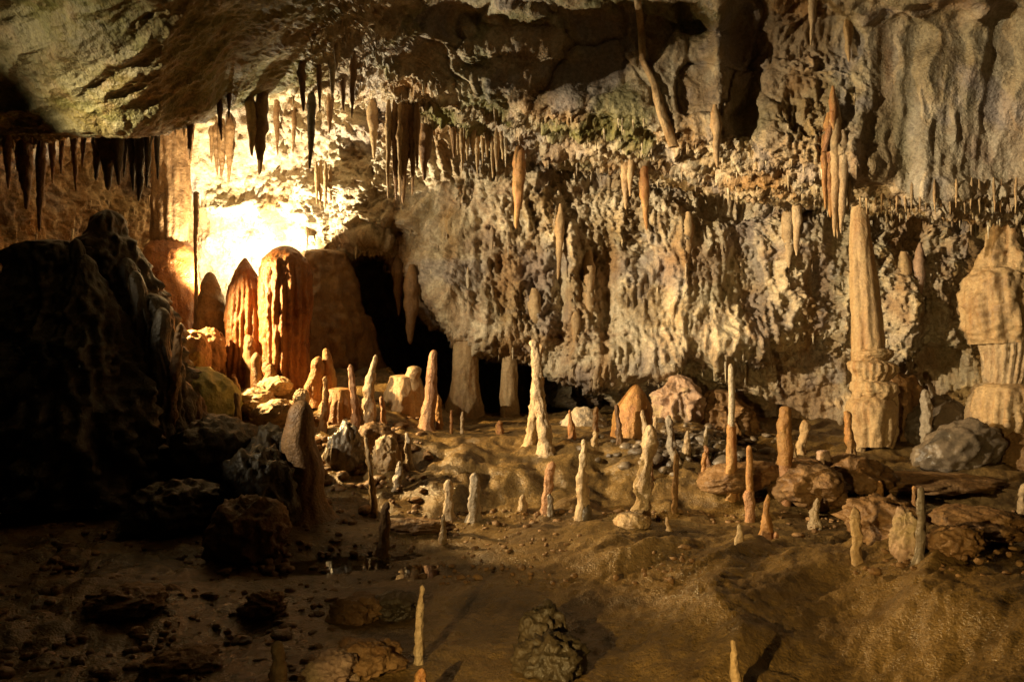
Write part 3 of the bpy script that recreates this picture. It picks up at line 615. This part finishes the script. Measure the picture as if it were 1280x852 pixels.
def scatter(name, n, region, size, mat, lab, cat, seed, sub=2):
    r = random.Random(seed); VS, FS = [], []; off = 0
    while len(VS) < n:
        px, py = region(r); Yv = ground(px, py, 300); x = (px - 640) / F * Yv
        s = r.uniform(*size) * (1 if r.random() < .85 else 1.8)
        V, Fq = lump((s * r.uniform(.8, 1.5), s * r.uniform(.8, 1.5), s * r.uniform(.5, .9)), r.random() * 90, .35, 1.2, sub=sub)
        a = r.random() * 6.28; c_, s_ = math.cos(a), math.sin(a)
        V = V @ np.array([[c_, -s_, 0], [s_, c_, 0], [0, 0, 1]])
        VS.append(V + np.array([x, Yv, float(H0(x, Yv)) + s * .05])); FS.append(Fq + off); off += len(V)
    link(name, new_mesh(name, np.concatenate(VS), np.concatenate(FS), M[mat]), None, kind='stuff', label=lab, category=cat)
scatter('wet_rubble', 600, lambda r: (r.uniform(-40, 430) ** 1.0, r.uniform(640, 880)), (.02, .09), 'brown', 'wet brown rubble and pebbles strewn over the lower floor', 'rubble', 3)
scatter('stone_rubble', 260, lambda r: (r.gauss(860, 45), r.gauss(556, 13)), (.06, .17), 'grey', 'loose grey rubble stones piled at the foot of the wall', 'rubble', 4)
scatter('floor_grit', 700, lambda r: (r.uniform(420, 1290), 640 + 90 * r.random() ** 1.6), (.02, .06), 'brown', 'loose grit and crumbs scattered over the clay floor', 'grit', 5)
scatter('bank_stones', 160, lambda r: (r.uniform(330, 540), r.uniform(500, 640)), (.05, .16), 'brown', 'loose brown stones scattered down the lit bank', 'stones', 6)

# ------------------------------------------------------------------ stalactites
GS = 'stalactites hanging from the roof'
def hang(px, top, bot, wd, mat, lab, Y=None, name='stalactite', lean=(0, 0), root=.25, flat=1.0, flute=(0, 0), group=GS, parent=None, org=None):
    Yv = Y or depth(px, top + 3) + wd * .004; k = Yv / F
    x = (px - 640) * k; z = CAMZ - (top - 426) * k; H = (bot - top) * k + root; a = wd / 2 * k; s = nseed()
    V, q4 = body(H, [(0, a * .25), (.1, a * .7), (.28, a * 1.05), (.5, a * .85), (.78, a * .5), (1, a * .2)], s, (lean[0] or .03 * math.sin(s * 3.1), 0), flute, (.22, .35 / a), seg=22 if a < .12 else 40,
                 tip=.06, knob=.22, flat=flat, down=True)
    if parent is not None:
        return add_part(name, V, q4, mat, parent, (x - org[0], Yv - org[1], z + root - org[2]))
    return link(name, new_mesh(name, V, q4, M[mat]), None, (x, Yv, z + root), label=lab, category='stalactite', group=group)
for a in [
 (275, 135, 176, 7, 'brown', 'short brown stalactite at the rim of the smooth rock belly'),
 (287, 120, 150, 6, 'brown', 'small dark stalactite beside the rim of the rock belly'),
 (313, 128, 196, 14, 'tan', 'tan tapering stalactite against the floodlit wall, next to a broad brown one'),
 (327, 120, 219, 18, 'brown', 'broad brown stalactite with a split tip against the floodlit wall'),
 (345, 132, 195, 8, 'brown', 'slim dark stalactite between the broad brown one and a leaning sliver'),
 (368, 148, 192, 6, 'brown', 'thin dark leaning sliver of a stalactite before the floodlit wall'),
 (377, 86, 140, 11, 'brown', 'brown stalactite high on the roof above the longest dark one'),
 (390, 120, 212, 12, 'dark', 'long dark dagger stalactite silhouetted on the floodlit wall'),
 (398, 86, 142, 7, 'brown', 'thin brown stalactite just behind the dark dagger'),
 (413, 122, 168, 9, 'brown', 'brown hooked stalactite near the dark dagger'),
 (428, 105, 140, 8, 'brown', 'short brown stalactite on the ragged roof edge'),
 (442, 78, 148, 9, 'brown', 'long thin brown stalactite hanging from the high roof'),
 (465, 135, 198, 14, 'tan', 'tan tapering stalactite on the wall left of the dark cluster'),
 (532, 160, 226, 17, 'brown', 'stout brown stalactite right beside the dark cluster'),
 (566, 165, 198, 9, 'brown', 'small brown stalactite at the start of the pleated fringe'),
 (649, 190, 286, 17, 'orange', 'long orange stalactite lying against the pale wall below the brow'),
 (781, 208, 262, 12, 'tan', 'tan stalactite in the small recess under the brow'),
 (789, 206, 246, 9, 'tan', 'slender tan stalactite squeezed in the recess under the brow'),
 (805, 214, 288, 13, 'orange', 'long orange stalactite with a flaring foot under the brow'),
 (1016, -6, 57, 10, 'cream', 'lone cream stalactite high on the right wall'),
 (894, 150, 210, 13, 'tan', 'small tan stalactite on the slab above the brow'),
 (238, 160, 200, 8, 'brown', 'short brown stalactite beside the thick hanging pillar'),
 (30, 180, 262, 18, 'brown', 'dim brown stalactite on the far left wall, the broadest there'),
 (52, 180, 290, 12, 'brown', 'long slim dim stalactite on the left wall near the broad curtain'),
 (8, 175, 235, 12, 'brown', 'dim tapering stalactite at the far end of the left wall'),
 (700, 270, 350, 12, 'tan', 'tan stalactite blade on the middle of the pale wall'),
 (735, 320, 420, 15, 'tan', 'long tan stalactite blade in the deep vertical cleft of the wall'),
 (720, 400, 450, 12, 'tan', 'tan stalactite low on the wall above the terrace'),
 (668, 375, 440, 18, 'tan', 'tan stalactite reaching down to the tallest slim stalagmites'),
 (515, 345, 430, 22, 'brown', 'dim stalactite inside the black hollow'),
 (497, 330, 395, 14, 'brown', 'smaller dim stalactite inside the black hollow'),
 (860, 280, 340, 16, 'tan', 'tan stalactite on the rough wall below the brow'),
 (985, 270, 335, 16, 'cream', 'cream stalactite on the rough wall below the brow'),
 (997, 262, 320, 12, 'cream', 'slender cream stalactite next to a wider cream one below the brow'),
 (1130, 330, 400, 18, 'tan', 'tan stalactite behind the ringed column'),
 (1150, 320, 390, 14, 'pink', 'pinkish stalactite by the shaded alcove'),
 (1060, 36, 78, 12, 'tan', 'small tan stalactite on the high right wall'),
]:
    hang(*a)
def cluster(items, label, mat, name='stalactite_cluster', Y=None, part='stalactite_finger', group='stalactite curtains', follow=False):
    px, top = items[0][0], items[0][1]
    Yv = Y or depth(px, top) + .02; org = P(px, top, Yv)
    t = thing(name, tuple(org), label, 'stalactites', group)
    for i, it in enumerate(items):
        hang(it[0], it[1], it[2], it[3], it[4] if len(it) > 4 else mat, None, (Yv if not follow else depth(it[0], it[1] + 2) + .03) + .06 * math.sin(i * 2.3), part, parent=t, org=org, root=.35)
    return t
cluster([(278, 165, 222, 13), (270, 168, 220, 8), (287, 162, 230, 11), (264, 170, 204, 6)], 'three fused brown stalactites hanging before the floodlit wall', 'brown')
cluster([(506, 136, 254, 16), (494, 138, 250, 11), (501, 140, 246, 9, 'tan'), (515, 140, 244, 10), (486, 138, 248, 8, 'tan'), (521, 150, 212, 9), (510, 130, 200, 18)], 'dense dark cluster of long stalactites between floodlit and pale wall', 'brown')
cluster([(396, 222, 256, 6), (401, 220, 262, 6), (407, 222, 262, 6), (413, 226, 252, 5)], 'small yellowish group of stalactites low on the floodlit wall', 'tan')
cluster([(572 + i * 6.2, 176 + (i % 3) * 2, 194 + 34 * ((i * 7 % 10) / 10) ** 1.5, 5 + (i * 3 % 5)) for i in range(10)], 'pleated fringe of close set tan stalactites under the brow', 'tan', 'stalactite_fringe', follow=True)
cluster([(1045, 150, 296, 17), (1036, 168, 272, 15, 'orange'), (1054, 190, 292, 14, 'cream'), (1030, 190, 262, 9, 'orange'), (1062, 200, 262, 9), (1041, 135, 190, 9, 'orange'), (1049, 205, 298, 11, 'cream')], 'big orange and cream drapery hanging below the right wall', 'tan', 'stalactite_drapery', part='drape_fold', Y=12.9)
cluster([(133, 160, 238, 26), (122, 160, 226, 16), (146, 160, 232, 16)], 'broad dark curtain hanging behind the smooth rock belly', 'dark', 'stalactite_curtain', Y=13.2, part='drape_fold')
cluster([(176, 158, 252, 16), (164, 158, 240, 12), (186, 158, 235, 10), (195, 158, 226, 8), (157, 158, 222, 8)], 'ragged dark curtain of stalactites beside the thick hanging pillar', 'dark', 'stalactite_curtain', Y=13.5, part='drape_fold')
cluster([(20, 172, 215, 8), (38, 174, 225, 9), (64, 174, 230, 9), (78, 172, 218, 8), (92, 172, 240, 9), (105, 172, 212, 7)], 'row of dim slender stalactites along the left rock edge', 'brown', 'stalactite_fringe', Y=13.2)
cluster([(1075 + i * 9.3, 250 + (i % 3) * 2, 259 + 9 * abs(math.sin(i * 1.7)), 4) for i in range(22)], 'fringe of tiny stalactites along the lower edge of the grey drapery wall', 'tan', 'stalactite_fringe', follow=True)
# thick pillar joining the roof and the broad rust red stalagmite
xp = P(213, 325, 16.9); k_ = 16.9 / F / 2
V, q4 = body(3.6, [(0, 34 * k_), (.12, 44 * k_), (.3, 46 * k_), (.55, 44 * k_), (1, 60 * k_)], nseed(), flute=(15, .10), nz=(.09, 2), seg=80, tip=.02)
link('hanging_pillar', new_mesh('hanging_pillar', V, q4, M['brown']), None, tuple(xp), label='thick brown fluted pillar between the roof and the broad rust red stalagmite', category='column')
xp = P(245, 415, 16.2); V, q4 = body(2.85, [(0, .05), (.5, .035), (1, .06)], nseed(), nz=(.2, 5), seg=22, tip=.02)
link('thin_pillar', new_mesh('thin_pillar', V, q4, M['brown']), None, tuple(xp), label='thin brown pillar rising beside the floodlit wall', category='column')

# drapery ribbons: thin flowstone veins that run down the upper wall
def ribbon(path, wd, mat, lab, out_=.03):
    pts = []
    for i in range(len(path) - 1):
        for t in np.linspace(0, 1, 10, endpoint=False):
            pts.append(np.array(path[i]) * (1 - t) + np.array(path[i + 1]) * t)
    pts.append(np.array(path[-1])); pts = np.array(pts, float)
    dep = np.array([depth(a, b) for a, b in pts]); ker = np.ones(7) / 7
    dep = np.convolve(np.pad(dep, 3, 'edge'), ker, 'valid')
    C = np.array([P(a, b, dd) for (a, b), dd in zip(pts, dep)]); n = len(C); seg = 18
    wdm = np.interp(np.linspace(0, 1, n), [0, .5, 1], wd) * dep / F / 2
    s = nseed(); V = []
    for j in range(seg):
        th = 2 * math.pi * j / seg
        o_ = np.stack([np.cos(th) * wdm, np.full(n, -math.sin(th) * out_ * 2), np.zeros(n)], -1)
        V.append(C + o_ * (1 + .3 * perlin(C * 4 + s + j * .35))[:, None])
    V = np.array(V); org = C[-1]
    return link('flowstone_ribbon', new_mesh('flowstone_ribbon', (V - org).reshape(-1, 3), grid_faces(seg, n, wrap=True), M[mat]), None, tuple(org), label=lab, category='flowstone', group='flowstone ribbons on the upper wall')
ribbon([(796, -10), (802, 40), (803, 75), (818, 105), (826, 140), (843, 184)], (9, 8, 14), 'tan', 'winding tan flowstone ribbon running down the slabs to the brow')
ribbon([(1030, 190), (1036, 165), (1042, 138)], (6, 9, 3), 'red', 'short red flowstone blade above the big drapery')

# small drips on every overhanging edge of the wall
r_ = np.random.default_rng(11)
nzv = wn_[..., 2]; cand = np.argwhere((nzv < -.35) & (VV > 2.2) & (VV < 9.2) & (UU > -20) & (UU < 1300) & (rough > .35) & (d > np.median(d) - .05))
sel = cand[r_.choice(len(cand), min(1500, len(cand)), replace=False)]
VS, FS = [], []; off = 0
th = np.linspace(0, 2 * np.pi, 7, endpoint=False)
for i, j in sel:
    c = WALL[i, j]; L_ = float(np.clip(np.exp(r_.normal(-2.6, .75)), .03, .6))
    if 6.4 < VV[i, j] < 7.3 and r_.random() < .6: continue
    a = L_ * r_.uniform(.05, .11) + .006
    ring = []
    for t, rr in ((-.35, .3), (0, 1.1), (.35, .75), (.7, .42), (1, .08)):
        wob = r_.uniform(.85, 1.15, 7)
        ring.append(np.stack([c[0] + np.cos(th) * a * rr * wob, c[1] + np.sin(th) * a * rr * wob, np.full(7, c[2] - t * L_)], -1))
    V = np.swapaxes(np.array(ring), 0, 1)
    VS.append(V.reshape(-1, 3)); FS.append(grid_faces(7, 5, wrap=True, flip=True) + off); off += 35
link('wall_drips', new_mesh('wall_drips', np.concatenate(VS), np.concatenate(FS), M['wall']), None, kind='stuff', label='countless small drip stalactites all over the wall ledges', category='stalactites')

# ------------------------------------------------------------------ the floodlight fixtures in view of a visitor
mm = bpy.data.materials.new('lamp_housing'); mm.use_nodes = True; b_ = mm.node_tree.nodes['Principled BSDF']
b_.inputs['Base Color'].default_value = (.03, .03, .03, 1); b_.inputs['Metallic'].default_value = .6; b_.inputs['Roughness'].default_value = .5
M['metal'] = mm
def fixture(loc, lab):
    x, y, z = loc; g = float(H0(x, y)); t = thing('floodlight', (x, y, g), lab, 'floodlight', 'floodlights hidden among the stalagmites')
    V, q4 = body(.3, [(0, .10), (1, .12)], 1, nz=(0, 1), seg=20, rows=24, tip=.02); add_part('housing', V, q4, 'metal', t, (0, 0, z - g - .42))
    V, q4 = body(max(z - g - .40, .1), [(0, .03), (1, .03)], 1, nz=(0, 1), seg=12, rows=24, tip=.02); add_part('post', V, q4, 'metal', t)
    return t
fixture(LAMP_A, 'black floodlight on a post behind the rust red stalagmites')
fixture(LAMP_B, 'black floodlight on a post behind the dark mound')

def added_light_shield(parent, loc, tgt):  # unseen plate added to keep the path lamp's light off the upper rock
    f_ = Vector(tgt) - Vector(loc); f_.z = 0; f_.normalize(); r = Vector((f_.y, -f_.x, 0)); V = []
    for zz in (.032, .044):
        for a_, b2 in ((-.12, -.34), (-.12, .34), (.46, .46), (.46, -.46)):
            V.append(f_ * a_ + r * b2 + Vector((0, 0, zz)))
    V = np.array([v[:] for v in V])
    add_part('added_light_shield', V, [[0, 1, 2, 3], [7, 6, 5, 4], [0, 4, 5, 1], [1, 5, 6, 2], [2, 6, 7, 3], [3, 7, 4, 0]], 'metal', parent, (0, 0, loc[2] - parent.location.z))
tcf = fixture(LAMP_C, 'black floodlight with an added unseen shade plate on a tall post by the visitors path')
added_light_shield(tcf, LAMP_C, (9.0, 15.4, 4.9))
fixture(LAMP_D, 'small black floodlight on a post beside the path')
